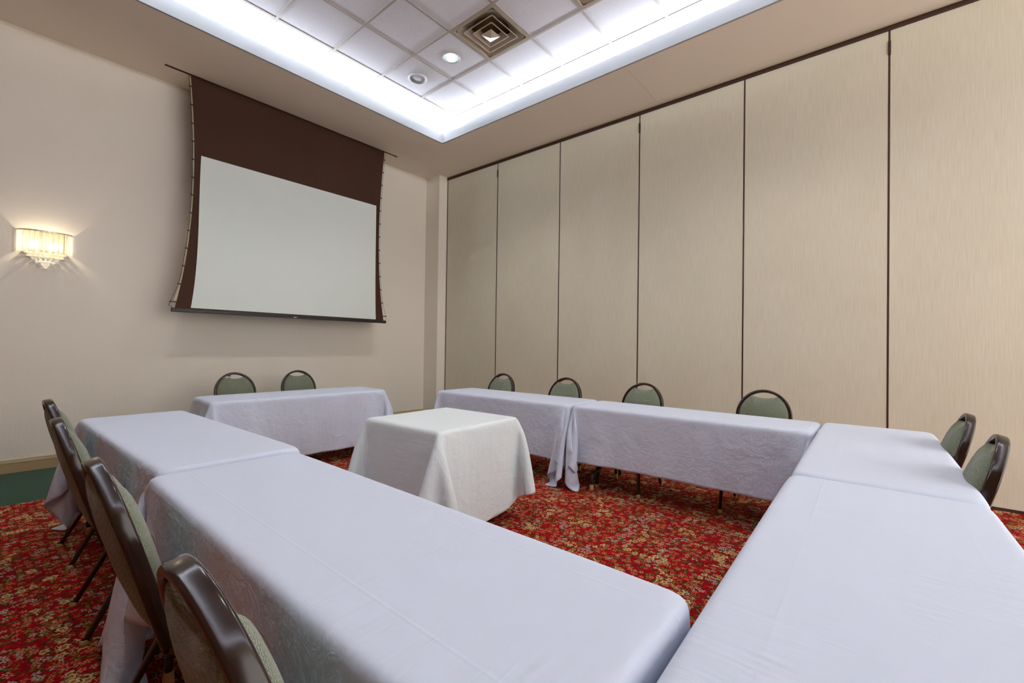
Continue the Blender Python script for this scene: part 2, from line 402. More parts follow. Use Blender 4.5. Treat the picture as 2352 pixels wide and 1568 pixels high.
box('head_track', P((XR-.012, XR+.08, YF, Y0, 4.266, 4.308)), 'dark_seal', part)
box('header_strip', P((XR-.016, XR+.08, YF, Y0, 4.308, 4.32)), 'header', part)
box('floor_seal', P((XR-.006, XR+.08, YF, Y0, 0, .024)), 'dark_seal', part)

# ------------------------------------------------------------------ ceiling fittings
def square_ring(bm_v, bm_f, rings, k=4):
    """rings: list of (half, cornerradius, z) -> lofted rounded squares"""
    base = len(bm_v); m = None
    for (h, r, z) in rings:
        pts = rrect(h, h, max(r, .0005), k); m = len(pts)
        bm_v += [(x, y, z) for x, y in pts]
    for a in range(len(rings)-1):
        for i in range(m): bm_f.append((base+a*m+i, base+a*m+(i+1) % m, base+(a+1)*m+(i+1) % m, base+(a+1)*m+i))
    return base, m
def make_vent(i, j, label):
    cx, cy = GX+(i+.5)*TS, GY+(j+.5)*TS
    t = thing('ceiling_vent', label, 'air vent', (cx, cy, ZT), 0, 'square air vents in the ceiling tiles')
    v_, f_ = [], []; square_ring(v_, f_, [(.2975, .002, .006), (.2975, .002, -.002), (.268, .012, -.002), (.262, .014, .004)])
    mesh_obj('frame', v_, f_, 'diffuser', t, smooth=False)
    # pan blending from rounded square to round neck
    v_, f_ = [], []; K = 40; levels = [(0, 0), (.25, .012), (.5, .026), (.75, .036), (1, .040)]
    for s, z in levels:
        for q in range(K):
            a = 2*PI*q/K; c, s2 = math.cos(a), math.sin(a); kk = min(1/max(abs(c), abs(s2)), 1.36)
            rs = .262*kk; rc = .200
            r = rs*(1-s)+rc*s; v_.append((r*c, r*s2, .004+z))
    for a in range(len(levels)-1):
        for q in range(K): f_.append((a*K+q, a*K+(q+1) % K, (a+1)*K+(q+1) % K, (a+1)*K+q))
    mesh_obj('pan', v_, f_, 'diffuser', t, smooth=True)
    v_, f_ = lathe([(.200, .044), (.197, .05), (.197, .16), (.0005, .16)], 40); mesh_obj('duct_collar', v_, f_, 'duct', t, smooth=True)
    for h, zb in ((.205, -.004), (.137, -.008)):
        v_, f_ = [], []
        square_ring(v_, f_, [(h-.001, .014, zb+.004), (h, .014, zb), (h-.007, .012, zb-.001), (h-.012, .010, zb+.003), (h-.03, .008, zb+.02), (h-.055, .006, zb+.045), (h-.058, .006, zb+.047), (h-.05, .006, zb+.047), (h-.001, .014, zb+.004)])
        mesh_obj('louvre', v_, f_, 'diffuser', t)
    v_, f_ = [], []; b0, m_ = square_ring(v_, f_, [(.02, .004, .03), (.068, .008, -.008), (.070, .008, -.012), (.066, .008, -.014)])
    v_.append((0, 0, -.036)); ti = len(v_)-1
    for q in range(m_): f_.append((b0+3*m_+q, b0+3*m_+(q+1) % m_, ti))
    mesh_obj('centre_cone', v_, f_, 'diffuser', t)
    return t
make_vent(-1, -1, 'square stepped beige air vent beside the round ceiling light, seen whole')
make_vent(-1, -3, 'square beige air vent at the top edge, cut off by the frame')
def make_light(i, j, label):
    cx, cy = GX+(i+.5)*TS, GY+(j+.5)*TS
    t = thing('recessed_ceiling_light', label, 'ceiling light', (cx, cy, ZT), 0, 'round recessed lights in the ceiling tiles')
    v_, f_ = lathe([(.090, .006), (.098, .005), (.100, .002), (.094, -.001), (.088, .001), (.086, .008)], 40); mesh_obj('trim_ring', v_, f_, 'bar', t, True)
    v_, f_ = lathe([(.087, .004), (.084, .03), (.074, .08), (.055, .125), (.0005, .14)], 40); mesh_obj('reflector', v_, f_, 'chrome', t, True)
    v_, f_ = lathe([(.0005, .07), (.02, .074), (.033, .09), (.036, .11), (.03, .125), (.0005, .13)], 20); mesh_obj('bulb', v_, f_, 'lamp', t, True)
    return t
make_light(-1, 0, 'round recessed light with shiny reflector in the tile beside the whole air vent')
sp_c = (3.372, 4.40)
t = thing('ceiling_speaker', 'flat round grey ceiling speaker in the tile next to the round light', 'speaker', (GX-.5*TS, GY+1.5*TS, ztile))
v_, f_ = lathe([(.109, -.0005), (.111, -.008), (.104, -.013), (.094, -.014), (.088, -.006)], 40); mesh_obj('rim', v_, f_, 'speaker_rim', t, True)
v_, f_ = lathe([(.089, -.006), (.05, -.009), (.0005, -.010)], 40); mesh_obj('grille', v_, f_, 'speaker', t, True)

# ------------------------------------------------------------------ projection screen
YS = 6.057; H0 = 1.29
ps = thing('projection_screen', 'large pulled down projection screen with dark brown masking hung from a ceiling slot', 'projection screen', (2.72, YS, 1.62))
O = Vector((2.72, YS, 1.62))
SLp = [(1.472, 3.032), (1.498, 2.74), (1.519, 2.327), (1.524, 1.908), (1.512, 1.51), (1.483, 1.095), (1.453, .839), (1.392, .457), (1.365, .36)]
SRp = [(4.026, 3.032), (4.005, 2.76), (3.985, 2.519), (3.952, 1.952), (3.955, 1.671), (3.966, 1.203), (3.998, .772), (4.048, .42), (4.062, .36)]
WLp = [(1.589, 2.143), (1.578, 1.41), (1.567, .945), (1.546, .623), (1.518, .382)]
WRp = [(3.893, 2.143), (3.896, 1.365), (3.903, .8), (3.917, .382)]
def curve_at(pts, z):
    zz = [p[1] for p in pts][::-1]; xx = [p[0] for p in pts][::-1]
    # smooth (catmull-like) interpolation through numpy polyfit
    c = np.polyfit(zz, xx, 3); return float(np.polyval(c, z))
def sheet(name, lp, rp, z0, z1, y, mat, nx=40, nz=40, wr=0.0):
    v_, f_ = [], []
    for j in range(nz+1):
        z = z0+(z1-z0)*j/nz; a, b_ = curve_at(lp, z), curve_at(rp, z)
        for i in range(nx+1):
            s = i/nx; x = a+(b_-a)*s
            d = 0
            if wr:   # diagonal pulls near the lower corners
                for sx in (x-a, b_-x):
                    u = (sx*.8+(z-z0)*1.3)
                    d += wr*math.sin((sx*1.2-(z-z0)*.9)*52)*math.exp(-u*u*9)
            v_.append(Vector((x, y+d, z+H0))-O)
    for j in range(nz):
        for i in range(nx): q = j*(nx+1)+i; f_.append((q, q+1, q+nx+2, q+nx+1))
    return mesh_obj(name, v_, f_, mat, ps, True)
sheet('masking_fabric', SLp, SRp, .365, 3.034, YS, 'screen_black', wr=.004)
sheet('viewing_surface', WLp, WRp, .382, 2.143, YS-.006, 'screen_white', wr=.002)
bb_ = box('bottom_bar', (1.338-O.x, 4.101-O.x, -.016, .016, .328+H0-O.z, .372+H0-O.z), 'black', ps, bev=.004)
box('bar_rib', (1.34-O.x, 4.099-O.x, -.0185, -.015, .349+H0-O.z, .3515+H0-O.z), 'chair_metal', bb_)
box('maker_plate', (2.665-O.x, 2.705-O.x, -.0195, -.016, .337+H0-O.z, .346+H0-O.z), 'white_plate', bb_, bev=.001)
box('ceiling_slot', (1.236-O.x, 4.262-O.x, -.020, .016, ZC-.003-O.z, ZC+.02-O.z), 'dark_seal', ps)  # solid dark strip stands in for the shade inside the slot
for sgn, pts in ((-1, SLp), (1, SRp)):
    path = []
    for k in range(30):
        z = 3.03-(3.03-.40)*k/29; off = .018+.045*math.exp(-((z-.38)/.18)**2)
        path.append(Vector((curve_at(pts, z)+sgn*off, YS, z+H0))-O)
    path.append(Vector((curve_at(pts, .372)+sgn*(.02 if sgn < 0 else .015), YS, .372+H0))-O)
    v_, f_ = sweep(path, circ(.0022, 6)); mesh_obj('tension_cord', v_, f_, 'black', ps, True)
    nt_ = 13
    for k in range(nt_):
        z = 2.9-k*.205
        if z < .42: break
        x = curve_at(pts, z); off = .020+.045*math.exp(-((z-.38)/.18)**2)
        a, b_ = sorted((x, x+sgn*off))
        box('cord_tab', (a-.006-O.x, b_+.004-O.x, -.004, .002, z-.007+H0-O.z, z+.007+H0-O.z), 'black', ps)
# pale edge tape on the left between fabric and cord
v_, f_ = [], []
for k in range(31):
    z = 3.0-(3.0-.42)*k/30; x = curve_at(SLp, z); off = .010+.022*math.exp(-((z-.38)/.2)**2)
    v_ += [Vector((x-off, YS+.003, z+H0))-O, Vector((x+.001, YS+.003, z+H0))-O]
f_ = [(2*k, 2*k+1, 2*k+3, 2*k+2) for k in range(30)]
mesh_obj('edge_tape', v_, f_, 'cord', ps)

# ------------------------------------------------------------------ crystal wall sconces
def make_sconce(label):
    t = thing('wall_sconce', label, 'wall light', (.392, YB, 2.0), 0, 'crystal wall lights on the screen wall')
    bm = bmesh.new(); bx(bm, -.13, .13, -.012, 0, .10, .36, bev=.004); bm_obj('back_plate', bm, 'brass', t)
    A, B = .205, .135
    for z, nm in ((.352, 'top_rail'),):
        path = [(A*.97*math.cos(a), -B*.97*math.sin(a), z) for a in np.linspace(0, PI, 28)]
        v_, f_ = sweep(path, rrect(.004, .006, .001, 1), up=(0, 0, 1)); mesh_obj(nm, v_, f_, 'brass', t)
    npz = 17
    for k in range(npz):
        a = PI*(k+.5)/npz; x, y = A*math.cos(a), -B*math.sin(a)
        ang = math.atan2(-math.sin(a)*A, math.cos(a)*B); w_ = .0135
        pr = [(w_, -.003), (0, .013), (-w_, -.003)]
        v_ = []
        for z, s in ((.136, .55), (.145, 1), (.342, 1), (.352, .6)):
            for (p, q) in pr:
                # q outward radial, p tangential
                v_.append((x+s*(q*math.cos(ang)-p*math.sin(ang)), y+s*(q*math.sin(ang)+p*math.cos(ang)), z))
        f_ = [(0, 2, 1), (9, 10, 11)]
        for l in range(3):
            for q in range(3): f_.append((l*3+q, l*3+(q+1) % 3, l*3+3+(q+1) % 3, l*3+3+q))
        mesh_obj('crystal_prism', v_, f_, 'crystal', t)
    tiers = [(.142, .105, .146, 13, .015), (.122, .092, .118, 11, .015), (.096, .074, .090, 9, .015), (.070, .055, .064, 7, .016), (.042, .034, .038, 4, .017)]
    for (a_, b2, z, nn, r) in tiers:
        for k in range(nn):
            a = PI*(k+.5)/nn
            v_, f_ = lathe([(.0005, -r), (r*.6, -r*.8), (r*.95, -r*.3), (r, .1*r), (r*.8, r*.6), (.0005, r)], 10)
            mesh_obj('crystal_bead', v_, f_, 'bead', t, True, loc=(a_*math.cos(a), -b2*math.sin(a), z))
    v_, f_ = lathe([(.0005, -.022), (.012, -.014), (.018, 0), (.014, .014), (.0005, .02)], 12)
    mesh_obj('crystal_drop', v_, f_, 'bead', t, True, loc=(0, -.028, .018))
    for (a_, b2, z) in ((.142, .105, .160), (.096, .074, .104), (.042, .034, .056)):
        v_, f_ = sweep([(a_*math.cos(a), -b2*math.sin(a), z) for a in np.linspace(0, PI, 20)], circ(.002, 5), up=(0, 0, 1))
        mesh_obj('tier_rail', v_, f_, 'brass', t)
    for bxp in (-.07, .06):
        v_, f_ = lathe([(.0005, .0), (.010, .004), (.015, .025), (.012, .05), (.004, .07), (.0005, .078)], 12)
        mesh_obj('candle_bulb', v_, f_, 'bulb', t, True, loc=(bxp, -.062, .19))
    return t
sc1 = make_sconce('crystal prism wall sconce, lit, on the cream wall left of the projection screen')
sc2 = copy_tree(sc1); sc2.location = (1.90, YB, 2.0); sc2['label'] = 'lit crystal wall sconce hidden behind the left part of the projection screen'
def light(name, kind, loc, energy, col=(1, 1, 1), **kw):
    d = bpy.data.lights.new(name, kind); d.energy = energy; d.color = col
    rot = kw.pop('rot', None)
    for k, v in kw.items(): setattr(d, k, v)
    o = bpy.data.objects.new(name, d); COL.objects.link(o); o.location = loc
    if rot: o.rotation_euler = rot
    return o
for sx in (.392, 1.90):
    for dx in (-.07, .06):
        light('sconce_bulb_light', 'POINT', (sx+dx, YB-.085, 2.235), 2.3, (1, .84, .60), shadow_soft_size=.012)

# ------------------------------------------------------------------ wall outlet
t = thing('wall_outlet', 'small pinkish white wall plate seen through the handle gap of a chair', 'outlet', (2.042, YB, .84))
box('cover_plate', (-.041, .041, -.008, 0, -.062, .062), 'white_plate', t, bev=.003)
box('socket', (-.016, .016, -.010, -.007, .008, .040), 'black', t, bev=.002)
box('socket', (-.016, .016, -.010, -.007, -.042, -.010), 'black', t, bev=.002)

# ------------------------------------------------------------------ chairs
def make_chair():
    t = thing('banquet_chair', '', 'chair', (0, 0, 0))
    X0 = .33                         # chair origin (floor centre) is X0 in front of the back's top
    ZTOP = .945; kl = .29
    beta = math.atan(kl); nrm = Vector((math.cos(beta), 0, math.sin(beta)))
    def bp(y, z, n=0.0): return Vector((kl*(ZTOP-z)-X0, y, z))+nrm*n
    # frame loop (centre line)
    hw_, zc, ra = .200, .722, .210
    path = []
    for k in range(12): z = .40+(zc-.40)*k/12; path.append((-(.178+(hw_-.178)*math.sin(PI/2*k/12)), z))
    for k in range(49): a = PI-PI*k/48; path.append((hw_*math.cos(a), zc+ra*math.sin(a)))
    for k in range(12): z = zc-(zc-.40)*(k+1)/12; path.append(((.178+(hw_-.178)*math.sin(PI/2*(11-k)/12)), z))
    v_, f_ = sweep([bp(y, z) for y, z in path], rrect(.0115, .0205, .0085, 4), up=nrm)
    fr = mesh_obj('back_frame', v_, f_, 'chair_metal', t, True)
    # thin ridge line on frame's inner lip
    # cushion outline
    def hwz(z):
        if z >= zc: return (hw_-.0125)*math.sqrt(max(0, 1-((z-zc)/(ra-.0125))**2))
        return .1655+(hw_-.0125-.1655)*math.sin(PI/2*max(0, (z-.40)/(zc-.40)))
    out = []; zi = lambda y: zc+(ra-.0125)*math.sqrt(1-(y/(hw_-.0125))**2)
    yn = .098
    right = []
    zb = .455
    for k in range(1, 9):
        a = -PI/2+PI/2*k/8; right.append((hwz(zb+.05)-.05+.05*math.cos(a), zb+.05+.05*math.sin(a)))
    right = [(y_, zb) for y_ in (0, .05, .09)]+right
    for k in range(1, 10): z = zb+.05+(zc-zb-.05)*k/9; right.append((hwz(z), z))
    a0 = math.acos(yn/(hw_-.0125))
    for k in range(1, 13): a = a0*k/12; right.append(((hw_-.0125)*math.cos(a), zc+(ra-.0125)*math.sin(a)))
    zn = zi(yn)
    for k in range(1, 9):
        y_ = yn*(1-k/8); right.append((y_, ZTOP-.024-.050+(zn-(ZTOP-.074))*(y_/yn)**2.2))
    outl = right+[(-y_, z) for y_, z in right[1:-1]][::-1]
    cz = .67; rings = [0, .25, .5, .68, .8, .88, .94, .98, 1.0]
    n = len(outl); v_ = []; f_ = []
    for side, H in ((1, .047), (-1, .030)):
        base = len(v_)
        for q in rings:
            h = .010+H*(1-q**3.2)**.6 if q < 1 else .008
            for (y, z) in outl: v_.append(bp(y*q, cz+(z-cz)*q, side*h))
        for a in range(len(rings)-1):
            for i in range(n):
                j = (i+1) % n; f_.append((base+a*n+i, base+a*n+j, base+(a+1)*n+j, base+(a+1)*n+i))
    o1 = (len(rings)-1)*n; o2 = o1+len(rings)*n
    for i in range(n): j = (i+1) % n; f_.append((o1+i, o1+j, o2+j, o2+i))
    bm = bmesh.new(); me = bpy.data.meshes.new('tmp'); me.from_pydata([tuple(x) for x in v_], [], f_); bm.from_mesh(me)
    bmesh.ops.remove_doubles(bm, verts=bm.verts, dist=.0004)
    bm_obj('backrest', bm, 'sage', t, True)
    # seat cushion
    v_, f_ = [], []; K = 48; prof = [(0, .478), (.4, .478), (.7, .474), (.88, .463), (.97, .448), (1.0, .434), (.985, .418), (.9, .408), (.5, .406), (0, .406)]
    for (s, z) in prof:
        for i in range(K):
            a = 2*PI*i/K; c_, s_ = math.cos(a), math.sin(a); e_ = .45
            px = math.copysign(abs(c_)**e_, c_)*.205; py = math.copysign(abs(s_)**e_, s_)*(.215-.02*(1-(px/.205))/2)
            v_.append((.36-X0+px*s+.0, py*s, z-.012*(1 if px*s > .1 else 0)*0))
    for a in range(len(prof)-1):
        for i in range(K): f_.append((a*K+i, a*K+(i+1) % K, (a+1)*K+(i+1) % K, (a+1)*K+i))
    bm = bmesh.new(); me = bpy.data.meshes.new('tmp'); me.from_pydata(v_, [], f_); bm.from_mesh(me)
    bmesh.ops.remove_doubles(bm, verts=bm.verts, dist=.0004); bm_obj('seat', bm, 'sage', t, True)
    sec = rrect(.0105, .0125, .006, 3)
    for s in (-1, 1):
        y = s*.178
        fp = fillet([bp(y, .44), bp(y, .385), Vector((.25-X0, y, .388)), Vector((.535-X0, s*.19, .398)), Vector((.565-X0, s*.205, .006))], .05, 6)
        v_, f_ = sweep(fp, sec, up=(0, 1, 0)); lg = mesh_obj('leg', v_, f_, 'chair_leg', t, True)
        v_, f_ = lathe([(.0005, 0), (.016, 0), (.0165, .012), (.015, .026), (.012, .028)], 14); mesh_obj('glide', v_, f_, 'tan', lg, True, loc=(.565-X0, s*.205, 0))
        rp = [Vector((.285-X0, s*.190, .400)), Vector((.20-X0, s*.198, .22)), Vector((.090-X0, s*.208, .008))]
        v_, f_ = sweep(rp, sec, up=(0, 1, 0)); lg = mesh_obj('leg', v_, f_, 'chair_leg', t, True)
        v_, f_ = lathe([(.0005, 0), (.0165, 0), (.017, .010), (.015, .022), (.012, .024)], 14); mesh_obj('glide', v_, f_, 'tan', lg, True, loc=(.090-X0, s*.208, 0))
    v_, f_ = sweep([(.34-X0, -.185, .398), (.34-X0, .185, .398)], circ(.009, 8)); mesh_obj('crossbar', v_, f_, 'chair_leg', t, True)
    return t
chair0 = make_chair()
# (x,y) of the top of the backrest, facing angle, label, group
GL, GR, GB, GN = 'chairs along the left tables', 'chairs along the partition wall', 'chairs under the projection screen', 'chairs at the right foreground corner'
chairs = [
 (.205, .83, 1, 'sage padded banquet chair nearest the camera on the left, its lower half cut off', GL),
 (.208, 1.76, 0, 'sage banquet chair next behind the nearest one on the left side', GL),
 (.212, 2.80, -1, 'third sage banquet chair back on the left, beside the seam of the left tables', GL),
 (.245, 3.72, 1, 'farthest sage banquet chair on the left, only its tilted back top and thin legs showing', GL),
 (4.22, 3.66, 180, 'chair nearest the room corner, leftmost and smallest of the four by the partition', GR),
 (4.22, 2.72, 181, 'second chair from the room corner along the partition, gap showing in its rounded back', GR),
 (4.22, 1.815, 179, 'third chair from the room corner along the partition, behind the nearer long table', GR),
 (4.32, .785, 180, 'largest of the chairs backed by the partition, nearest the right corner tables', GR),
 (1.854, 5.70, -90, 'green chair under the screen, wall plate visible through its handle gap', GB),
 (2.566, 5.70, -91, 'green chair under the right half of the projection screen', GB),
 (3.57, -.37, 91, 'smaller, farther of the two chairs turned sideways at the right edge', GN),
 (2.75, -.38, 88, 'nearer and larger of the two chairs turned sideways at the right edge', GN),
]
for i, (tx, ty, deg, lb, g) in enumerate(chairs):
    o = chair0 if i == 0 else copy_tree(chair0)
    a = math.radians(deg); o.rotation_euler = (0, 0, a)
    o.location = (tx+.33*math.cos(a), ty+.33*math.sin(a), 0); o['label'] = lb; o['group'] = g

# ------------------------------------------------------------------ folding tables + draped cloths
def drape(Lx, Ly, T, dx0, dx1, dy0, dy1, planes=(), h=.032, disc=None, steps=230, seed=1, r=.045, flare=.25, pinch=None, stiff=.12):
    R_ = np.random.RandomState(seed)
    a, b_ = Lx/2, Ly/2
    def axis(half, d0, d1):
        pts = list(np.linspace(-half-d0, -half, max(2, round(d0/h)+1)))[:-1]
        inner = [-half, -half+.018, -half+.04]
        inner += list(np.linspace(-half+.08, half-.08, max(3, int((2*half-.16)/.06))))
        inner += [half-.04, half-.018, half]
        pts += inner; pts += list(np.linspace(half, half+d1, max(2, round(d1/h)+1)))[1:]
        return np.array(pts)
    U = axis(a, dx0, dx1); V = axis(b_, dy0, dy1)
    uu, vv = np.meshgrid(U, V, indexing='ij')
    valid = np.ones(uu.shape, bool)
    if disc:
        rad = np.hypot(uu, vv); valid = rad < disc+h*.5
        k = valid & (rad > disc-h*.5); f = disc/np.maximum(rad, 1e-6)
        uu = np.where(k, uu*f, uu); vv = np.where(k, vv*f, vv)
    def sd(x, y, aa, bb, rr):
        qx = np.abs(x)-(aa-rr); qy = np.abs(y)-(bb-rr)
        return np.hypot(np.maximum(qx, 0), np.maximum(qy, 0))+np.minimum(np.maximum(qx, qy), 0)-rr
    d0_ = sd(uu, vv, a, b_, r)
    pin = (d0_ < -.012)
    cx_ = np.clip(uu, -a, a); cy_ = np.clip(vv, -b_, b_)
    ex, ey = uu-cx_, vv-cy_; ln = np.hypot(ex, ey)
    X = np.stack([cx_+ex*.5, cy_+ey*.5, T-ln*.86], -1)
    X[..., 0] += R_.randn(*uu.shape)*.0015*(~pin); X[..., 1] += R_.randn(*uu.shape)*.0015*(~pin)
    if pinch is not None:
        for (px_, py_, amt) in pinch:
            w_ = np.exp(-((uu-px_)**2+(vv-py_)**2)/.02); X[..., 0] += amt[0]*w_*(~pin); X[..., 1] += amt[1]*w_*(~pin)
    X[pin, 0] = uu[pin]; X[pin, 1] = vv[pin]; X[pin, 2] = T
    Xp = X.copy(); w = np.where(pin, 0., 1.)
    rest = np.stack([uu, vv], -1)
    edges = []
    ni, nj = uu.shape
    def add(si, sj, s, col):
        i0 = np.arange(0, ni-si); j0 = np.arange(max(0, -sj), nj-max(0, sj))
        I, J = np.meshgrid(i0, j0, indexing='ij'); I = I.ravel(); J = J.ravel()
        ok = valid[I, J] & valid[I+si, J+sj] & ~((w[I, J] == 0) & (w[I+si, J+sj] == 0))
        I, J = I[ok], J[ok]
        c = (I//si) % 2 if col == 'i' else (J//abs(sj)) % 2
        for k in (0, 1):
            s_ = c == k
            A = I[s_]*nj+J[s_]; B = (I[s_]+si)*nj+J[s_]+sj
            rl = np.linalg.norm(rest.reshape(-1, 2)[A]-rest.reshape(-1, 2)[B], axis=1)
            edges.append((A, B, rl, s))
    add(1, 0, 1., 'i'); add(0, 1, 1., 'j'); add(1, 1, .35, 'i'); add(1, -1, .35, 'i'); add(2, 0, stiff, 'i'); add(0, 2, stiff, 'j')
    Xf = X.reshape(-1, 3); Xpf = Xp.reshape(-1, 3); wf = w.ravel(); g = -9.8*(1/60)**2*.35
    for it in range(steps):
        vel = (Xf-Xpf)*(.965 if it < steps*.7 else .85); Xpf[:] = Xf
        Xf += vel*(wf[:, None]); Xf[:, 2] += g*wf
        for sub in range(7):
            for (A, B, rl, s) in edges:
                d = Xf[B]-Xf[A]; l = np.linalg.norm(d, axis=1); wa, wb = wf[A], wf[B]
                c = (s*(l-rl)/np.maximum(l, 1e-9)/np.maximum(wa+wb, 1e-9))[:, None]*d
                Xf[A] += c*wa[:, None]; Xf[B] -= c*wb[:, None]
            # table collision
            x, y, z = Xf[:, 0], Xf[:, 1], Xf[:, 2]
            dd = sd(x, y, a, b_, r)
            ins = (dd < .001) & (z < T) & (wf > 0)
            if ins.any():
                xi, yi = x[ins], y[ins]; di = dd[ins]
                eps = 1e-4
                gx = (sd(xi+eps, yi, a, b_, r)-di)/eps; gy = (sd(xi, yi+eps, a, b_, r)-di)/eps
                side = (-di) < (T-z[ins])
                nx_ = np.where(side, xi-(di-.001)*gx, xi); ny_ = np.where(side, yi-(di-.001)*gy, yi)
                nz_ = np.where(side, z[ins], T)
                Xf[ins, 0] = nx_; Xf[ins, 1] = ny_; Xf[ins, 2] = nz_
                Xpf[ins] += (Xf[ins]-Xpf[ins])*.35
            for (nx_, ny_, off) in planes:          # keep nx*x+ny*y <= off
                s_ = Xf[:, 0]*nx_+Xf[:, 1]*ny_-off; k = (s_ > 0) & (wf > 0)
                Xf[k, 0] -= s_[k]*nx_; Xf[k, 1] -= s_[k]*ny_
            k = Xf[:, 2] < .006; Xf[k, 2] = .006; Xpf[k] = Xf[k]
    return Xf.reshape(X.shape), uu, vv, valid
def cloth_obj(name, label, loc, rz, mat, data, group):
    X, uu, vv, valid = data
    ni, nj = uu.shape; idx = -np.ones(uu.shape, int); idx[valid] = np.arange(valid.sum())
    vs = X[valid]; uvs = np.stack([uu[valid], vv[valid]], -1); fs = []
    for i in range(ni-1):
        for j in range(nj-1):
            q = [idx[i, j], idx[i+1, j], idx[i+1, j+1], idx[i, j+1]]; q2 = [t_ for t_ in q if t_ >= 0]
            if len(q2) >= 3: fs.append(q2)
    o = mesh_obj(name, vs.tolist(), [tuple(int(t_) for t_ in f) for f in fs], mat, None, True)
    me = o.data; uvl = me.uv_layers.new(name='UVMap')
    for lp in me.loops: uvl.data[lp.index].uv = uvs[lp.vertex_index]
    md = o.modifiers.new('sub', 'SUBSURF'); md.levels = 1; md.render_levels = 1
    md = o.modifiers.new('thick', 'SOLIDIFY'); md.thickness = .0016; md.offset = -1
    o.location = loc; o.rotation_euler = (0, 0, rz); tag(o, label, 'tablecloth', group); return o
def make_table(Lx, Ly, loc, rz, label, T=.7475, ins=.045):
    t = thing('folding_table', label, 'table', (loc[0], loc[1], 0), rz, 'folding tables under the cloths')
    bm = bmesh.new(); bx(bm, -Lx/2+.022, Lx/2-.022, -Ly/2+.022, Ly/2-.022, T-.030, T-.008)
    es = [e_ for e_ in bm.edges if abs(e_.verts[0].co.z-e_.verts[1].co.z) > .01]
    bmesh.ops.bevel(bm, geom=es, offset=.04, segments=5, affect='EDGES', profile=.5)
    bm_obj('tabletop', bm, 'table_top', t)
    for sx in (-1, 1):
        x = sx*(Lx/2-.20)
        for sy in (-1, 1):
            pth = fillet([(x, sy*.05, T-.026), (x, sy*.05, .165), (x, sy*(Ly/2-ins), .135), (x, sy*(Ly/2-ins), .02)], .06, 7)
            v_, f_ = sweep(pth, circ(.0145, 12), up=(1, 0, 0)); lg = mesh_obj('leg', v_, f_, 'leg_metal', t, True)
            v_, f_ = lathe([(.0005, 0), (.0185, 0), (.019, .01), (.0175, .048), (.0150, .049)], 16); mesh_obj('foot_cap', v_, f_, 'tan', lg, True, loc=(x, sy*(Ly/2-ins), 0))
        v_, f_ = sweep([(x, -.05, .42), (x, .05, .42)], circ(.010, 8)); mesh_obj('crossbar', v_, f_, 'leg_metal', t, True)
        v_, f_ = sweep([(x, 0, .42), (x-sx*.32, 0, T-.026)], rrect(.004, .010, .001, 1)); mesh_obj('folding_brace', v_, f_, 'leg_metal', t)
    return t
def rot(p, a): return (p[0]*math.cos(a)-p[1]*math.sin(a), p[0]*math.sin(a)+p[1]*math.cos(a))
def local_plane(nx, ny, off, c, rz):
    """world plane n.p<=off -> local"""
    ca, sa = math.cos(-rz), math.sin(-rz)
    lx, ly = nx*ca-ny*sa, nx*sa+ny*ca
    return (lx, ly, off-(nx*c[0]+ny*c[1]))
D = math.radians
GC = 'white cloths over the long tables'
# name, centre, length, width, rot, drops (x0,x1,y0,y1 local), planes(world), cloth material, labels
TT = [
 ('back', (2.224, 4.885), 1.80, .62, D(-2.0), (.60, .60, .585, .33), [], 'linen',
  'white cloth over the separate long table below the screen', 'long table under the screen, hidden by its white cloth'),
 ('l1', (.755, 3.285), 1.94, .612, D(91.3), (.60, .60, .46, .44), [(0, -1, -2.292)], 'linen_creased',
  'white cloth on the far left table, wrinkled across its top, ending toward the wall', 'far left folding table under its wrinkled cloth'),
 ('l2', (.725, 1.290), 1.945, .604, D(89.7), (.60, .60, .46, .46), [(0, 1, 2.290), (0, -1, -.314)], 'linen',
  'long white cloth filling the foreground from lower centre to the left chairs', 'foreground folding table beside the left chairs'),
 ('r1', (3.782, 3.16), 1.83, .60, D(90.9), (.54, .58, .40, .50), [(0, -1, -2.233)], 'linen_creased',
  'white cloth on the partition side table nearer the room corner, ending left', 'folding table by the partition nearer the room corner'),
 ('r2', (3.797, 1.292), 1.865, .562, D(90.0), (.54, .52, .40, .48), [(0, 1, 2.231), (0, -1, -.352)], 'linen',
  'white cloth on the middle table of the right row with dark legs below', 'folding table in the right row with a curved dark leg showing'),
 ('n1', (3.217, .030), 1.80, .618, D(1.3), (.60, .60, .46, .46), [(-1, 0, -2.316), (0, 1, .352)], 'linen_creased',
  'white cloth on the right corner table in front of the two sideways chairs', 'right corner folding table before the two sideways chairs'),
 ('n2', (1.412, -.005), 1.80, .62, D(1.2), (.60, .60, .46, .46), [(1, 0, 2.314), (-math.sin(D(1.2)), math.cos(D(1.2)), (-1.412*math.sin(D(1.2))-.005)*math.cos(D(1.2))+.3165)], 'linen',
  'broad white cloth filling the lower right foreground', 'nearest folding table at the lower right'),
]
for k, (nm, c, Lx, Ly, rz, dr, pl, mt, lab, tlab) in enumerate(TT):
    make_table(Lx, Ly, c, rz, tlab)
    data = drape(Lx, Ly, .749, *dr, planes=[local_plane(*p, c, rz) for p in pl], seed=k+3)
    cloth_obj('tablecloth', lab, (c[0], c[1], 0), rz, mt, data, GC)
c = (2.228, 2.530)
make_table(.82, .81, c, D(1.5), 'small square table in the middle, under the floor-long cloth', ins=.16)
data = drape(.82, .81, .749, .70, .70, .70, .70, disc=1.06, stiff=.24, seed=21, r=.03)
cloth_obj('tablecloth', 'bluish white cloth hanging almost to the carpet over the small square centre table', (c[0], c[1], 0), D(1.5), 'linen_round', data, 'white cloth on the square table')

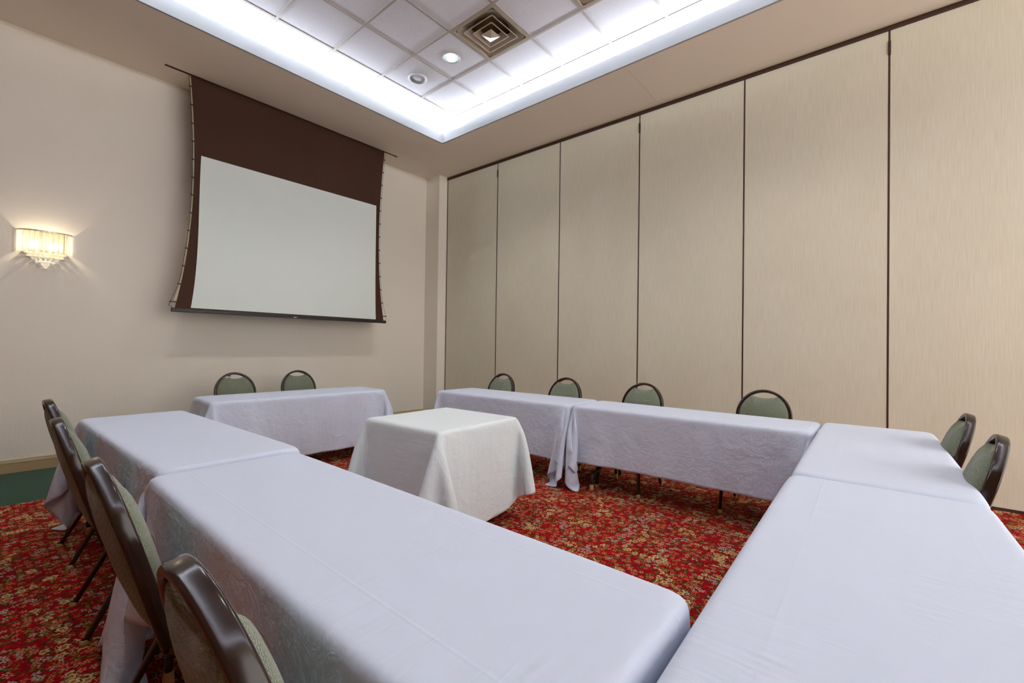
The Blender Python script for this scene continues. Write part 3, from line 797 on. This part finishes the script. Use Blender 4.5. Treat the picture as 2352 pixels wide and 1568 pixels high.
for k in ('carpet', 'green_carpet', 'sage', 'vinyl', 'wall', 'soffit', 'screen_black', 'linen', 'linen_creased', 'linen_round', 'screen_white'):
    M[k].node_tree.nodes['Principled BSDF'].inputs['Specular IOR Level'].default_value = .06 if 'carpet' in k or k == 'sage' else .2

# ------------------------------------------------------------------ lights
COOL = (.82, .90, 1.0)
# fluorescent strips lying in the cove behind the fascia, shining up on the tiles
zc_ = 4.478; o_ = .085
def strip(cx, cy, sx, sy, rotx=0, roty=0):
    light('cove_strip', 'AREA', (cx, cy, zc_), COVE*max(sx, sy), COOL, shape='RECTANGLE', size=sx, size_y=sy, rot=(PI+rotx, roty, 0))
COVE = 28
q_ = D(45)
strip((CX0+CX1)/2, CY1+o_, CX1-CX0, .03, rotx=q_); strip((CX0+CX1)/2, CY0-o_, CX1-CX0, .03, rotx=-q_)
strip(CX1+o_, (CY0+CY1)/2, .03, CY1-CY0, roty=-q_); strip(CX0-o_, (CY0+CY1)/2, .03, CY1-CY0, roty=q_)
# downlights in the tiles; all but the first are unseen added fill
for (i, j) in lights_c:
    light('downlight', 'SPOT', (GX+(i+.5)*TS, GY+(j+.5)*TS, ZT-.02), 60, (1, .93, .84), spot_size=D(120), spot_blend=.6, shadow_soft_size=.08)
make_light(-1, -5, 'unseen round ceiling light added as fill, behind the camera on the partition side')
make_light(-5, 0, 'unseen round ceiling light added as fill, over the left chairs')
make_light(-5, -5, 'unseen round ceiling light added as fill, behind the camera on the left')

w = bpy.data.worlds.new('World'); S.world = w; w.use_nodes = True
bg = w.node_tree.nodes['Background']; bg.inputs[0].default_value = (1.0, .97, .93, 1); bg.inputs[1].default_value = 3.1  # even fill light added through the open rear of the room

pd = bpy.data.lights.new('opening_portal', 'AREA'); pd.shape = 'RECTANGLE'; pd.size = 5.6; pd.size_y = 4.6; pd.cycles.is_portal = True
po = bpy.data.objects.new('opening_portal', pd); COL.objects.link(po); po.location = (2.95, YF-.02, 2.4); po.rotation_euler = (PI/2, 0, PI); po.visible_camera = True
# ------------------------------------------------------------------ camera
cam = bpy.data.cameras.new('Camera'); cam.sensor_width = 36; cam.sensor_fit = 'HORIZONTAL'; cam.lens = 36*1020.8/2352
cam.clip_start = .02
co = bpy.data.objects.new('Camera', cam); COL.objects.link(co); S.camera = co
yaw, pitch, roll = .6981, .0099, .0138
f = Vector((math.cos(yaw)*math.cos(pitch), math.sin(yaw)*math.cos(pitch), math.sin(pitch)))
r = Vector((math.sin(yaw), -math.cos(yaw), 0)); u = r.cross(f)
r2 = r*math.cos(roll)+u*math.sin(roll); u2 = -r*math.sin(roll)+u*math.cos(roll)
co.matrix_world = Matrix((( r2.x, u2.x, -f.x, 0), (r2.y, u2.y, -f.y, 0), (r2.z, u2.z, -f.z, 1.29), (0, 0, 0, 1)))
S.view_settings.view_transform = 'Standard'; S.view_settings.look = 'None'; S.view_settings.exposure = 0
S.cycles.max_bounces = 8; S.cycles.diffuse_bounces = 4; S.cycles.use_adaptive_sampling = True; S.cycles.adaptive_threshold = .11; S.cycles.caustics_reflective = False; S.cycles.caustics_refractive = False; S.cycles.adaptive_min_samples = 16; S.cycles.use_denoising = True
S.cycles.sample_clamp_indirect = 12
